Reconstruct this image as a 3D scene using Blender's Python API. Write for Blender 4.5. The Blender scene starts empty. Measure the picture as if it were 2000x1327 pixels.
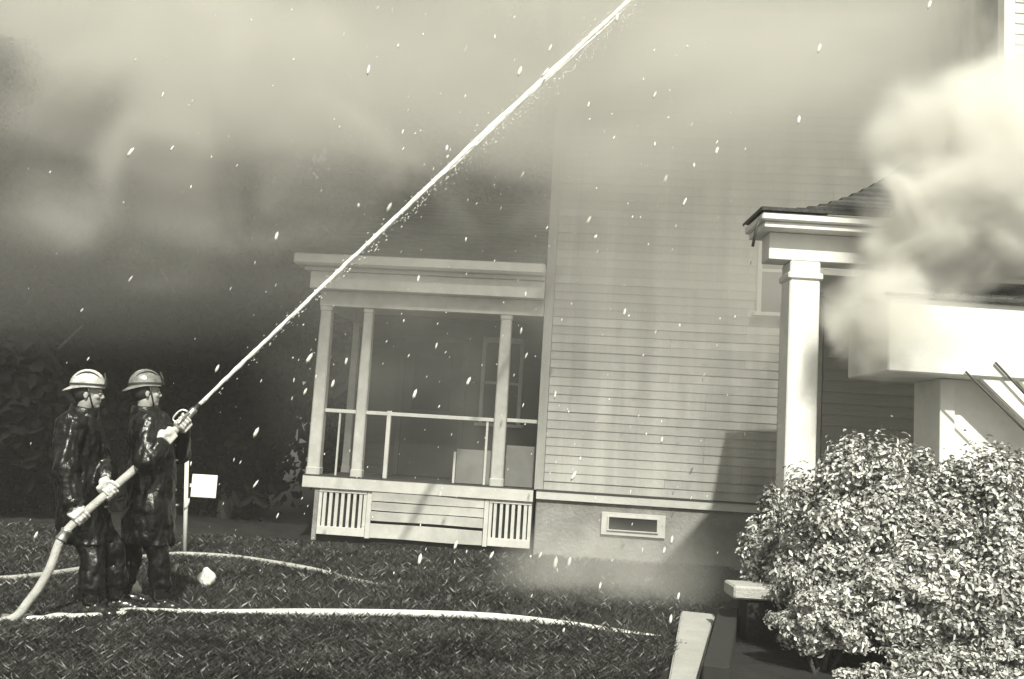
import bpy, bmesh, math, random
import numpy as np
from mathutils import Vector, Matrix, noise as mnoise

random.seed(7); rng = np.random.default_rng(7)
S = bpy.context.scene
COL = S.collection
rad = math.radians

# ------------------------------------------------------------------ camera
FPX, PITCH, ROLL = 1835.0, rad(6.34), rad(3.5)
CAM = Vector((0, 0, 1.45))
_R0 = Vector((1, 0, 0)); _U0 = Vector((0, -math.sin(PITCH), math.cos(PITCH)))
CF = Vector((0, math.cos(PITCH), math.sin(PITCH)))
CR = math.cos(ROLL) * _R0 + math.sin(ROLL) * _U0
CU = -math.sin(ROLL) * _R0 + math.cos(ROLL) * _U0
cam_data = bpy.data.cameras.new('camera')
cam_data.sensor_width = 36.0
cam_data.lens = 36.0 * FPX / 2000.0
cam_data.clip_start = 0.05
cam_data.clip_end = 500
cam = bpy.data.objects.new('camera', cam_data)
COL.objects.link(cam)
cam.matrix_world = Matrix(((CR.x, CU.x, -CF.x, CAM.x), (CR.y, CU.y, -CF.y, CAM.y),
                           (CR.z, CU.z, -CF.z, CAM.z), (0, 0, 0, 1)))
S.camera = cam

def ray(px, py):
    return CF + CR * ((px - 1000) / FPX) - CU * ((py - 663.5) / FPX)
def P(px, py, Y):
    d = ray(px, py); return CAM + d * (Y / d.y)
def G(px, py, z=0.0):
    d = ray(px, py); return CAM + d * ((z - CAM.z) / d.z)

# ------------------------------------------------------------------ sky, sun, exposure
SUN_DIR = Vector((-0.12, 0.74, -0.74)).normalized()      # direction the light travels
TINT = (1.0, 0.985, 0.855, 1.0)
w = bpy.data.worlds.new('World'); S.world = w; w.use_nodes = True
nt = w.node_tree; nt.nodes.clear()
sky = nt.nodes.new('ShaderNodeTexSky'); sky.sky_type = 'NISHITA'; sky.sun_disc = False
toward = -SUN_DIR
sky.sun_elevation = math.asin(toward.z)
sky.sun_rotation = math.atan2(toward.x, toward.y)
sky.dust_density = 3.0
bw = nt.nodes.new('ShaderNodeRGBToBW')
tn = nt.nodes.new('ShaderNodeMix'); tn.data_type = 'RGBA'; tn.blend_type = 'MULTIPLY'
tn.inputs[0].default_value = 1.0
tn.inputs[7].default_value = TINT
bg = nt.nodes.new('ShaderNodeBackground'); bg.inputs[1].default_value = 0.09
wo = nt.nodes.new('ShaderNodeOutputWorld')
nt.links.new(sky.outputs[0], bw.inputs[0]); nt.links.new(bw.outputs[0], tn.inputs[6])
nt.links.new(tn.outputs[2], bg.inputs[0]); nt.links.new(bg.outputs[0], wo.inputs[0])

sl = bpy.data.lights.new('sun', 'SUN'); sl.energy = 4.6; sl.angle = rad(1.2); sl.color = TINT[:3]
sun = bpy.data.objects.new('sun', sl); COL.objects.link(sun)
sun.rotation_euler = SUN_DIR.to_track_quat('-Z', 'Y').to_euler()
sun.location = (4, -6, 12)

S.view_settings.view_transform = 'Standard'; S.view_settings.look = 'None'
S.view_settings.gamma = 1.0; S.view_settings.exposure = 0.42
S.view_settings.use_curve_mapping = False
S.render.engine = 'CYCLES'
S.cycles.use_denoising = True
S.cycles.max_bounces = 10; S.cycles.volume_bounces = 5; S.cycles.transparent_max_bounces = 12
S.cycles.volume_step_rate = 1.0; S.cycles.volume_max_steps = 128
S.cycles.sample_clamp_indirect = 6.0

# ------------------------------------------------------------------ materials
MATS = {}
def mat(name, g, rough=0.7, var=0.25, scale=6.0, bump=0.0, bscale=40.0, spec=0.5, island=0.0, coat=0.0, stretch=(1, 1, 1), metal=0.0, objvar=0.0):
    m = bpy.data.materials.new(name); m.use_nodes = True
    n = m.node_tree.nodes; l = m.node_tree.links; b = n['Principled BSDF']
    tc = n.new('ShaderNodeTexCoord'); mp = n.new('ShaderNodeMapping'); mp.inputs['Scale'].default_value = stretch
    l.new(tc.outputs['Object'], mp.inputs[0])
    nz = n.new('ShaderNodeTexNoise'); nz.inputs['Scale'].default_value = scale; nz.inputs['Detail'].default_value = 6
    nz.inputs['Roughness'].default_value = 0.65
    l.new(mp.outputs[0], nz.inputs['Vector'])
    mr = n.new('ShaderNodeMapRange'); mr.inputs[1].default_value = 0.3; mr.inputs[2].default_value = 0.7
    mr.inputs[3].default_value = 1 - var; mr.inputs[4].default_value = 1 + var
    l.new(nz.outputs['Fac'], mr.inputs[0])
    val = mr.outputs[0]
    if island:
        ge = n.new('ShaderNodeNewGeometry'); m2 = n.new('ShaderNodeMapRange')
        m2.inputs[3].default_value = 1 - island; m2.inputs[4].default_value = 1 + island
        l.new(ge.outputs['Random Per Island'], m2.inputs[0])
        mu = n.new('ShaderNodeMath'); mu.operation = 'MULTIPLY'
        l.new(val, mu.inputs[0]); l.new(m2.outputs[0], mu.inputs[1]); val = mu.outputs[0]
    if objvar:
        oi = n.new('ShaderNodeObjectInfo'); m3 = n.new('ShaderNodeMapRange')
        m3.inputs[3].default_value = 1 - objvar; m3.inputs[4].default_value = 1 + objvar
        l.new(oi.outputs['Random'], m3.inputs[0]); mu3 = n.new('ShaderNodeMath'); mu3.operation = 'MULTIPLY'
        l.new(val, mu3.inputs[0]); l.new(m3.outputs[0], mu3.inputs[1]); val = mu3.outputs[0]
        g2 = n.new('ShaderNodeNewGeometry'); n4 = n.new('ShaderNodeTexNoise'); n4.inputs['Scale'].default_value = 1.2; n4.inputs['Detail'].default_value = 5
        mp4 = n.new('ShaderNodeMapping'); mp4.inputs['Scale'].default_value = (2.2, 1, 0.3); l.new(g2.outputs['Position'], mp4.inputs[0]); l.new(mp4.outputs[0], n4.inputs['Vector'])
        m4 = n.new('ShaderNodeMapRange'); m4.inputs[1].default_value = .35; m4.inputs[2].default_value = .6; m4.inputs[3].default_value = .72; m4.inputs[4].default_value = 1.05
        l.new(n4.outputs['Fac'], m4.inputs[0]); mu4 = n.new('ShaderNodeMath'); mu4.operation = 'MULTIPLY'
        l.new(val, mu4.inputs[0]); l.new(m4.outputs[0], mu4.inputs[1]); val = mu4.outputs[0]
    vm = n.new('ShaderNodeVectorMath'); vm.operation = 'SCALE'
    vm.inputs[0].default_value = (g, g * 0.995, g * 0.955)
    l.new(val, vm.inputs['Scale']); l.new(vm.outputs[0], b.inputs['Base Color'])
    b.inputs['Roughness'].default_value = rough; b.inputs['Specular IOR Level'].default_value = spec
    b.inputs['Metallic'].default_value = metal
    if coat: b.inputs['Coat Weight'].default_value = coat; b.inputs['Coat Roughness'].default_value = 0.15
    if bump:
        n2 = n.new('ShaderNodeTexNoise'); n2.inputs['Scale'].default_value = bscale; n2.inputs['Detail'].default_value = 5
        l.new(mp.outputs[0], n2.inputs['Vector'])
        bp = n.new('ShaderNodeBump'); bp.inputs['Strength'].default_value = bump; bp.inputs['Distance'].default_value = 0.03
        l.new(n2.outputs['Fac'], bp.inputs['Height']); l.new(bp.outputs[0], b.inputs['Normal'])
    MATS[name] = m
    return m
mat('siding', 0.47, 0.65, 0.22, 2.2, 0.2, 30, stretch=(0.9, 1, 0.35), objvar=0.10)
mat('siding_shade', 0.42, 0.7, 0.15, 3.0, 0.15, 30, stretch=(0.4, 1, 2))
mat('trim', 0.58, 0.5, 0.13, 5.0, 0.1, 40)
mat('white_trim', 0.74, 0.55, 0.12, 3.0, 0.08, 30)
mat('column_paint', 0.50, 0.5, 0.16, 6.0, 0.1, 40)
mat('dim_trim', 0.38, 0.7, 0.25, 4)
mat('porch_dark', 0.06, 0.7, 0.3, 3.0)  # dark tone of the porch back wall and door frame
mat('core', 0.40, 0.8, 0.1)
mat('shingle', 0.055, 0.85, 0.45, 9.0, 0.6, 60, island=0.35)
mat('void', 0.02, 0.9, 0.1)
mat('pane', 0.02, 0.15, 0.1, spec=0.2)
mat('screen', 0.05, 0.75, 0.25, 3.0)
mat('foundation', 0.27, 0.9, 0.3, 2.2, 0.5, 25)
mat('dark_strip', 0.05, 0.6, 0.2)  # near-black for the shadow strips, the drain pipe and the rods
mat('ground', 0.024, 0.6, 0.7, 2.6, 1.0, 22)
mat('grey_board', 0.18, 0.6, 0.2, 4)
mat('soil', 0.012, 0.9, 0.5, 5, 0.8, 20)  # near-black: the bush's shadow is put into the soil colour
mat('concrete', 0.38, 0.85, 0.14, 3.0, 0.35, 45)
mat('grass', 0.036, 0.4, 0.75, 1.3, island=0.8)
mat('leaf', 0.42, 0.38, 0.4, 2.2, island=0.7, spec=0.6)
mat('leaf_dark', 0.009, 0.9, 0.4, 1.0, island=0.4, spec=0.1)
mat('bark', 0.06, 0.9, 0.4, 8, 0.6, 30)
mat('coat', 0.004, 0.29, 0.4, 5, 0.45, 26, spec=0.5, coat=0.2)
mat('trousers', 0.005, 0.32, 0.4, 5, 0.3, 22)
mat('boot', 0.012, 0.22, 0.3, 5, coat=0.5)
mat('skin', 0.33, 0.5, 0.12, 12)
mat('glove', 0.60, 0.6, 0.2, 25, 0.2, 60)
mat('hair', 0.03, 0.6, 0.3, 40)
mat('helmet_pale', 0.50, 0.3, 0.5, 14, 0.25, 30, coat=0.4)
mat('helmet_grey', 0.20, 0.25, 0.6, 14, 0.25, 30, coat=0.5)
mat('brass', 0.62, 0.28, 0.15, 20, metal=0.9)
mat('hose', 0.40, 0.75, 0.2, 14, 0.4, 90)
mat('hose_white', 0.66, 0.7, 0.15, 9, 0.4, 90)
mat('rubber', 0.02, 0.5, 0.2)
mat('stone', 0.66, 0.8, 0.15, 6, 0.5, 20)
def water_mat(name, g, tr, rough):
    m = mat(name, g, rough, 0.05, 20)
    b = m.node_tree.nodes['Principled BSDF']
    b.inputs['Transmission Weight'].default_value = tr; b.inputs['IOR'].default_value = 1.33
    return m
water_mat('jet_water', 0.86, 0.25, 0.35)
water_mat('drop_water', 0.88, 0.3, 0.3)

# ------------------------------------------------------------------ helpers
def tag(o, label=None, cat=None, group=None, kind=None):
    if label: o['label'] = label
    if cat: o['category'] = cat
    if group: o['group'] = group
    if kind: o['kind'] = kind
    return o
def empty(name, loc=(0, 0, 0), rz=0.0, parent=None):
    o = bpy.data.objects.new(name, None); COL.objects.link(o)
    o.empty_display_size = 0.2
    o.location = loc; o.rotation_euler = (0, 0, rz); o.parent = parent
    return o
def link(name, me, m=None, parent=None, loc=None, rot=None):
    o = bpy.data.objects.new(name, me); COL.objects.link(o)
    if m and not me.materials: me.materials.append(MATS[m])
    o.parent = parent
    if loc is not None: o.location = loc
    if rot is not None: o.rotation_euler = rot
    return o
def from_bm(name, bm, m, parent=None, smooth=False):
    bmesh.ops.recalc_face_normals(bm, faces=bm.faces[:])
    me = bpy.data.meshes.new(name); bm.to_mesh(me); bm.free()
    if smooth:
        for p_ in me.polygons: p_.use_smooth = True
    return link(name, me, m, parent)
def bbox(bm, x0, x1, y0, y1, z0, z1, bevel=0.0):
    r_ = bmesh.ops.create_cube(bm, size=1.0)
    vs = r_['verts']
    for v in vs:
        v.co = Vector(((x0 + x1) / 2 + v.co.x * (x1 - x0), (y0 + y1) / 2 + v.co.y * (y1 - y0), (z0 + z1) / 2 + v.co.z * (z1 - z0)))
    if bevel:
        es = {e for v in vs for e in v.link_edges}
        bmesh.ops.bevel(bm, geom=list(es), offset=bevel, segments=1, affect='EDGES')
def box(name, x0, x1, y0, y1, z0, z1, m, parent=None, bevel=0.004):
    bm = bmesh.new(); bbox(bm, x0, x1, y0, y1, z0, z1, bevel); return from_bm(name, bm, m, parent)
def poly(name, verts, faces, m, parent=None, smooth=False):
    bm = bmesh.new(); vs = [bm.verts.new(v) for v in verts]
    for f in faces: bm.faces.new([vs[i] for i in f])
    return from_bm(name, bm, m, parent, smooth)
def prism(name, outline, y0, y1, m, parent=None):
    """outline in x,z extruded along y"""
    n = len(outline)
    v = [(x, y0, z) for x, z in outline] + [(x, y1, z) for x, z in outline]
    f = [list(range(n)), list(range(2 * n - 1, n - 1, -1))] + [[i, (i + 1) % n, n + (i + 1) % n, n + i] for i in range(n)]
    return poly(name, v, f, m, parent)
def tube_bm(bm, pts, radii, seg=10, cap=True):
    pts = [Vector(p_) for p_ in pts]; n = len(pts); rings = []
    up = Vector((0, 0, 1))
    if abs((pts[1] - pts[0]).normalized().z) > 0.95: up = Vector((1, 0, 0))
    for i, p_ in enumerate(pts):
        t = (pts[min(i + 1, n - 1)] - pts[max(i - 1, 0)]).normalized()
        s = t.cross(up).normalized(); u_ = s.cross(t).normalized()
        r_ = radii[i] if hasattr(radii, '__len__') else radii
        rings.append([bm.verts.new(p_ + (s * math.cos(a) + u_ * math.sin(a)) * r_) for a in [2 * math.pi * k / seg for k in range(seg)]])
    for i in range(n - 1):
        for k in range(seg):
            bm.faces.new((rings[i][k], rings[i][(k + 1) % seg], rings[i + 1][(k + 1) % seg], rings[i + 1][k]))
    if cap:
        bm.faces.new(rings[0][::-1]); bm.faces.new(rings[-1])
def tube(name, pts, radii, m, parent=None, seg=10, smooth=True):
    bm = bmesh.new(); tube_bm(bm, pts, radii, seg); return from_bm(name, bm, m, parent, smooth)
def spline(ctrl, n=12):
    c = [Vector(p_) for p_ in ctrl]; c = [c[0] * 2 - c[1]] + c + [c[-1] * 2 - c[-2]]; out = []
    for i in range(1, len(c) - 2):
        for k in range(n):
            t = k / n; a, b_, d, e = c[i - 1], c[i], c[i + 1], c[i + 2]
            out.append(0.5 * ((2 * b_) + (d - a) * t + (2 * a - 5 * b_ + 4 * d - e) * t * t + (3 * b_ - a - 3 * d + e) * t ** 3))
    out.append(c[-2]); return out
def arrays_mesh(name, V, F4, m, parent=None):
    """fast mesh from numpy quads"""
    me = bpy.data.meshes.new(name)
    me.vertices.add(len(V)); me.vertices.foreach_set('co', np.asarray(V, dtype=np.float32).ravel())
    nf = len(F4); k = F4.shape[1]
    me.loops.add(nf * k); me.loops.foreach_set('vertex_index', F4.astype(np.int32).ravel())
    me.polygons.add(nf); me.polygons.foreach_set('loop_start', np.arange(0, nf * k, k, dtype=np.int32))
    me.polygons.foreach_set('loop_total', np.full(nf, k, dtype=np.int32))
    me.update(); me.validate()
    return link(name, me, m, parent)
def unit(a): return a / (np.linalg.norm(a, axis=1, keepdims=True) + 1e-9)
def leaves(name, C, N, L, W, m, parent=None, fold=0.25):
    """one folded leaf (two quads sharing the midrib) per centre"""
    n = len(C); N = unit(N)
    T = unit(np.cross(N, rng.normal(size=(n, 3)))); B = np.cross(N, T)
    L = (L * rng.uniform(0.5, 1.5, n))[:, None]; W_ = (W * rng.uniform(0.7, 1.2, n))[:, None]
    tip = C + T * L * 0.5 - N * L * 0.12; base = C - T * L * 0.5
    l1 = C + B * W_ * 0.5 + N * W_ * fold + T * L * .18; l0 = C + B * W_ * 0.42 + N * W_ * fold - T * L * .22
    r1 = C - B * W_ * 0.5 + N * W_ * fold + T * L * .18; r0 = C - B * W_ * 0.42 + N * W_ * fold - T * L * .22
    V = np.stack([base, tip, l0, l1, r0, r1], 1).reshape(-1, 3)
    i = (np.arange(n) * 6)[:, None]
    F4 = np.concatenate([i + np.array([[0, 1, 3, 2]]), i + np.array([[0, 4, 5, 1]])], 0)
    return arrays_mesh(name, V, F4, m, parent)
def sph(bm, c, r_, sc=(1, 1, 1), seg=14, basis=None):
    M = Matrix.Translation(Vector(c))
    if basis is not None: M = M @ basis
    M = M @ Matrix.Diagonal((r_ * sc[0], r_ * sc[1], r_ * sc[2], 1))
    bmesh.ops.create_uvsphere(bm, u_segments=seg, v_segments=max(6, seg // 2 + 1), radius=1.0, matrix=M)
def bone(bm, pts, rs, seg=14):
    for i in range(len(pts)):
        sph(bm, pts[i], rs[i], seg=seg)
    for i in range(len(pts) - 1):
        a, b_ = Vector(pts[i]), Vector(pts[i + 1]); d = b_ - a
        if d.length < 1e-5: continue
        M = Matrix.Translation((a + b_) / 2) @ d.to_track_quat('Z', 'Y').to_matrix().to_4x4()
        bmesh.ops.create_cone(bm, cap_ends=True, segments=seg, radius1=rs[i], radius2=rs[i + 1], depth=d.length, matrix=M)
def remesh(name, bm, voxel, m, parent, smooth_it=4, disp=0.0, dscale=0.15):
    me = bpy.data.meshes.new('tmp'); bm.to_mesh(me); bm.free()
    o = bpy.data.objects.new('tmp', me); COL.objects.link(o)
    r_ = o.modifiers.new('r', 'REMESH'); r_.mode = 'VOXEL'; r_.voxel_size = voxel
    if smooth_it:
        s = o.modifiers.new('s', 'SMOOTH'); s.iterations = smooth_it; s.factor = 0.5
    dg = bpy.context.evaluated_depsgraph_get(); dg.update()
    out = bpy.data.meshes.new_from_object(o.evaluated_get(dg))
    bpy.data.objects.remove(o); bpy.data.meshes.remove(me)
    if disp:
        nv = len(out.vertices); co = np.empty(nv * 3, dtype=np.float32); out.vertices.foreach_get('co', co)
        no = np.empty(nv * 3, dtype=np.float32); out.vertex_normals.foreach_get('vector', no)
        co = co.reshape(-1, 3); no = no.reshape(-1, 3)
        h = np.array([mnoise.fractal(Vector((c[0] / dscale, c[1] / dscale, c[2] / dscale * 0.55)), 0.9, 2.0, 3) for c in co])
        co = co + no * (h[:, None] * disp)
        out.vertices.foreach_set('co', co.astype(np.float32).ravel()); out.update()
    out.name = name
    for p_ in out.polygons: p_.use_smooth = True
    out.materials.clear()
    return link(name, out, m, parent)

# ------------------------------------------------------------------ ground
gn = 140
def gh(x, y): return 0.05 * mnoise.noise(Vector((x * 0.35, y * 0.35, 0))) * min(1, max(0, (y - 9) / 3)) * 0.4
xs = np.concatenate([np.linspace(-60, -8, 14), np.linspace(-7.5, 7.5, 150), np.linspace(8, 60, 14)])
ys = np.concatenate([np.linspace(-40, 2, 8), np.linspace(2.5, 14, 120), np.linspace(15, 90, 16)])
V = [(x, y, 0.0 if not (2 < y < 14 and abs(x) < 7.6) else 0.022 * mnoise.noise(Vector((x * 2.1, y * 2.1, 0))) + .012 * mnoise.noise(Vector((x * 6, y * 6, 4))) - .008) for y in ys for x in xs]; nx = len(xs)
F4 = np.array([(j * nx + i, j * nx + i + 1, (j + 1) * nx + i + 1, (j + 1) * nx + i) for j in range(len(ys) - 1) for i in range(nx - 1)])
tag(arrays_mesh('ground', np.array(V), F4, 'ground'), kind='structure')

# ------------------------------------------------------------------ fire house
HA = rad(-5.0)
O0 = P(1045, 958, 12.7); O0.z = 0
house = empty('burning_house', O0, HA)
tag(house, 'large pale clapboard house with small raised porch, wrapped in smoke', 'house')
# wing (gabled, to the right of the porch)
EAVE, RIDGE, WW = 8.7, 11.0, 7.2
prism('wing_wall', [(0.02, 0), (WW, 0), (WW, EAVE), (WW / 2, RIDGE), (0.02, EAVE)], 0.05, 8.0, 'core', house)
def clap_mesh(length, h=0.117, t0=0.012, t1=0.023):
    # bevelled siding board: thick at the lower edge, thin at the top
    bm = bmesh.new(); vs = []
    nseg = 5
    for k in range(nseg + 1):
        x = length * k / nseg; wv = 0.0
        vs.append([bm.verts.new((x, y, z)) for y, z in ((0, 0), (-t1, wv), (-t1, 0.006 + wv), (-t0, h + 0.01), (0, h + 0.01))])
    for k in range(nseg):
        for j in range(5):
            bm.faces.new((vs[k][j], vs[k][(j + 1) % 5], vs[k + 1][(j + 1) % 5], vs[k + 1][j]))
    bm.faces.new(vs[0]); bm.faces.new(vs[-1][::-1])
    bmesh.ops.recalc_face_normals(bm, faces=bm.faces[:])
    me = bpy.data.meshes.new('clapboard'); bm.to_mesh(me); bm.free(); return me
cms = {}
for ln_ in (1.6, 2.1, 2.6, 3.1):
    q_ = clap_mesh(ln_ - 0.004); q_.materials.append(MATS['siding']); cms[ln_] = q_
z = 0.875
while z < EAVE:
    a_, b_ = random.choice(((2.1, 1.6), (2.6, 3.1), (3.1, 2.6), (1.6, 2.1), (2.6, 1.6)))
    x = 0.11
    for ln_ in (a_, b_, 2.1, 1.6):
        if x + ln_ > WW + 0.9: break
        link('clapboard', cms[ln_], None, house, (x, 0.045 + random.uniform(-.003, .003), z + random.uniform(-.003, .003)), (0, random.uniform(-.0008, .0008), 0)); x += ln_
    z += 0.117
while z < RIDGE - 0.3:
    k = (z - EAVE) / (RIDGE - EAVE); m_ = clap_mesh((WW - 0.2) * (1 - k) - 0.15); m_.materials.append(MATS['siding'])
    link('clapboard', m_, None, house, (0.12 + WW / 2 * k, 0.045, z)); z += 0.117
box('corner_board', -0.015, 0.105, -0.004, 0.16, 0.865, EAVE, 'siding', house)
box('dark_strip', 0.02, WW, -0.045, 0.04, 0.858, 0.876, 'dark_strip', house, 0)  # dark strip painted in as the shadow gap above the water table
box('water_table', 0.02, WW, -0.03, 0.05, 0.745, 0.857, 'trim', house)
box('foundation', 0.03, WW, 0.02, 0.3, -0.05, 0.743, 'foundation', house, 0)
for sgn in (0, 1):
    xa, xb = (-0.35, WW / 2) if sgn == 0 else (WW / 2, WW + 0.35)
    za, zb = (EAVE - 0.30, RIDGE) if sgn == 0 else (RIDGE, EAVE - 0.30)
    prism('roof_slope', [(xa, za), (xb, zb), (xb, zb + 0.14), (xa, za + 0.14)], -0.4, 8.2, 'shingle', house)
# basement window
bw_ = box('basement_window', 0.90, 1.74, -0.02, 0.018, 0.34, 0.635, 'trim', house)
box('pane', 1.0, 1.63, -0.024, -0.021, 0.415, 0.575, 'pane', bw_, 0)
for a_ in ((0.98, 1.65, 0.40, 0.415), (0.98, 1.65, 0.575, 0.59), (0.98, 1.0, 0.415, 0.575), (1.63, 1.65, 0.415, 0.575)):
    box('frame', a_[0], a_[1], -0.045, -0.0205, a_[2], a_[3], 'trim', bw_, 0)
# stair window half hidden by the neighbour's post
def sash_window(x0, x1, z0, z1, y, parent, mul=True, m='trim', sash=True, pane='pane'):
    p_ = box('window', x0, x1, y - 0.012, y, z0, z1, pane, parent, 0)
    t = 0.06
    for a_ in ((x0 - t, x0, z0, z1), (x1, x1 + t, z0, z1), (x0 - t, x1 + t, z1, z1 + 0.09)):
        box('frame', a_[0], a_[1], y - 0.06, y + 0.02, a_[2], a_[3], m, p_)
    box('sill', x0 - 0.11, x1 + 0.11, y - 0.12, y + 0.02, z0 - 0.05, z0 - 0.002, m, p_)
    if sash:
        zm = (z0 + z1) / 2
        box('sash_rail', x0 + .002, x1 - .002, y - 0.034, y - 0.013, zm - 0.02, zm + 0.02, m, p_, 0)
        if mul: box('mullion', (x0 + x1) / 2 - .012, (x0 + x1) / 2 + .012, y - 0.030, y - 0.014, z0 + .002, z1 - .002, m, p_, 0)
    return p_
sash_window(2.88, 3.62, 3.40, 4.55, 0.012, house)
# main block behind the porch
PB = 1.9
box('main_wall', -3.0, 0.018, PB, 8.0, 0.0, 4.7, 'core', house, 0)
cm2 = clap_mesh(2.98); cm2.materials.append(MATS['porch_dark'])
z = 0.88
while z < 4.6:
    link('clapboard', cm2, None, house, (-2.99, PB - 0.002, z)); z += 0.117
poly('main_roof', [(-3.3, 1.95, 4.72), (0.015, 1.95, 4.72), (0.015, 8.2, 4.72), (-3.3, 8.2, 4.72), (-1.6, 4.9, 5.25), (0.015, 4.9, 5.25), (-3.3, 1.95, 4.66), (0.015, 1.95, 4.66), (0.015, 8.2, 4.66), (-3.3, 8.2, 4.66)],
     [(0, 1, 5, 4), (4, 5, 2, 3), (0, 4, 3), (0, 6, 7, 1), (0, 3, 9, 6), (6, 9, 8, 7), (3, 2, 8, 9), (1, 7, 8, 2, 5)], 'shingle', house)
# porch
box('porch_floor', -3.12, -0.02, 0.0, PB - 0.003, 0.80, 0.858, 'screen', house)
box('floor_fascia', -3.17, -0.02, -0.045, -0.002, 0.70, 0.862, 'trim', house, 0.006)
box('shadow_strip', -3.16, -0.02, -0.052, -0.0, 0.8625, 0.876, 'dark_strip', house, 0)  # dark strip stands in for the shadow line along the porch floor
box('crawl_space', -3.0, -0.02, 0.10, PB - 0.01, -0.02, 0.79, 'void', house, 0)  # near-black box fills in the unlit space under the porch
def column(x, y, z0, z1, wd, m='column_paint'):
    bm = bmesh.new(); h = wd / 2
    prof = [(z0, h * 1.12), (z0 + 0.09, h * 1.12), (z0 + 0.10, h), (z1 - 0.9, h * .95), (z1 - 0.06, h * 0.86), (z1 - 0.05, h * 0.98), (z1, h * 0.98)]
    rings = []
    for zz, hh in prof:
        c = hh * 0.2
        rings.append([bm.verts.new((x + a_, y + b_, zz)) for a_, b_ in ((-hh + c, -hh), (hh - c, -hh), (hh, -hh + c), (hh, hh - c), (hh - c, hh), (-hh + c, hh), (-hh, hh - c), (-hh, -hh + c))])
    for i in range(len(rings) - 1):
        for k in range(8): bm.faces.new((rings[i][k], rings[i][(k + 1) % 8], rings[i + 1][(k + 1) % 8], rings[i + 1][k]))
    bm.faces.new(rings[0][::-1]); bm.faces.new(rings[-1])
    return from_bm('column', bm, m, house)
column(-3.06, 0.11, 0.878, 3.20, 0.175)
column(-2.46, 0.11, 0.878, 3.20, 0.145)
column(-0.53, 0.11, 0.878, 3.20, 0.17, 'column_paint')
column(-3.05, PB - 0.11, 0.86, 3.20, 0.12)
# cornice, stepped like the boxed eave in the picture
box('frieze', -3.15, -0.02, 0.02, 0.20, 3.205, 3.42, 'column_paint', house)
box('fascia', -3.26, -0.02, -0.16, 0.19, 3.425, 3.66, 'trim', house)
box('bed_moulding', -3.34, -0.02, -0.21, 0.18, 3.664, 3.715, 'column_paint', house)
box('gutter', -3.47, -0.02, -0.34, 0.17, 3.72, 3.89, 'trim', house, 0.03)
box('side_frieze', -3.14, -2.98, 0.204, PB - 0.003, 3.205, 3.42, 'column_paint', house)
box('side_fascia', -3.255, -2.90, 0.194, PB - 0.003, 3.425, 3.66, 'trim', house)
box('side_gutter', -3.465, -2.9, 0.175, PB + 0.2, 3.72, 3.888, 'trim', house, 0.03)
box('porch_ceiling', -2.97, -0.02, 0.21, PB - 0.01, 3.36, 3.40, 'column_paint', house, 0)
# porch roof: shingle courses as real steps, hipped at the left
bm = bmesh.new(); nc = 17
for k in range(nc):
    t0, t1 = k / nc, (k + 1) / nc
    y0, y1 = -0.34 + t0 * 2.2, -0.34 + t1 * 2.2 + 0.05
    z0_, z1_ = 3.895 + t0 * 1.35, 3.895 + t1 * 1.35
    xl0, xl1 = -3.47 + t0 * 1.5, -3.47 + t1 * 1.5
    vs = [bm.verts.new(c) for c in ((xl0, y0, z0_ + 0.02), (-0.03, y0, z0_ + 0.02), (-0.03, y1, z1_ + 0.004), (xl1, y1, z1_ + 0.004), (xl0, y0, z0_ - .02), (-0.03, y0, z0_ - .02))]
    bm.faces.new(vs[:4]); bm.faces.new((vs[0], vs[4], vs[5], vs[1]))
a_ = [bm.verts.new(c) for c in ((-3.47, -0.34, 3.9), (-1.97, 1.86, 5.24), (-1.97, 2.1, 5.24), (-3.47, 2.1, 3.9))]
bm.faces.new(a_)
from_bm('porch_roof', bm, 'shingle', house)
# railing
rl = box('railing', -2.97, -0.62, 0.085, 0.135, 1.735, 1.785, 'trim', house)
box('rail', -0.44, -0.02, 0.085, 0.135, 1.745, 1.795, 'trim', rl)
for x in (-2.07,):
    box('newel', x - .028, x + .028, 0.08, 0.14, 0.878, 1.80, 'trim', rl)
box('baluster', -2.77, -2.745, 0.098, 0.122, 0.878, 1.733, 'column_paint', rl, 0)
for x in (-1.14, -0.72):
    box('baluster', x, x + .03, 0.098, 0.122, 0.878, 1.30 if x < -1 else 1.733, 'trim', rl, 0)
# the pale panel leaning behind the railing, and a second one
pn = box('parapet_panel', -1.108, -0.63, 0.15, 0.175, 0.878, 1.34, 'grey_board', house)
box('parapet_panel', -0.43, -0.03, 0.15, 0.175, 0.878, 1.43, 'grey_board', house)
# porch back wall: tall screened window and door
sash_window(-0.98, -0.45, 1.75, 3.0, PB - 0.035, house, mul=False, m='dim_trim')
d_ = box('door', -2.25, -1.35, PB - 0.06, PB - 0.034, 0.865, 2.95, 'screen', house)
for a_ in ((-2.33, -2.25, 0.865, 3.04), (-1.35, -1.27, 0.865, 3.04), (-2.25, -1.35, 2.955, 3.04)):
    box('door_frame', a_[0], a_[1], PB - 0.08, PB - 0.033, a_[2], a_[3], 'porch_dark', d_)
box('door_pane', -2.1, -1.5, PB - 0.066, PB - 0.061, 1.9, 2.75, 'pane', d_, 0)
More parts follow.
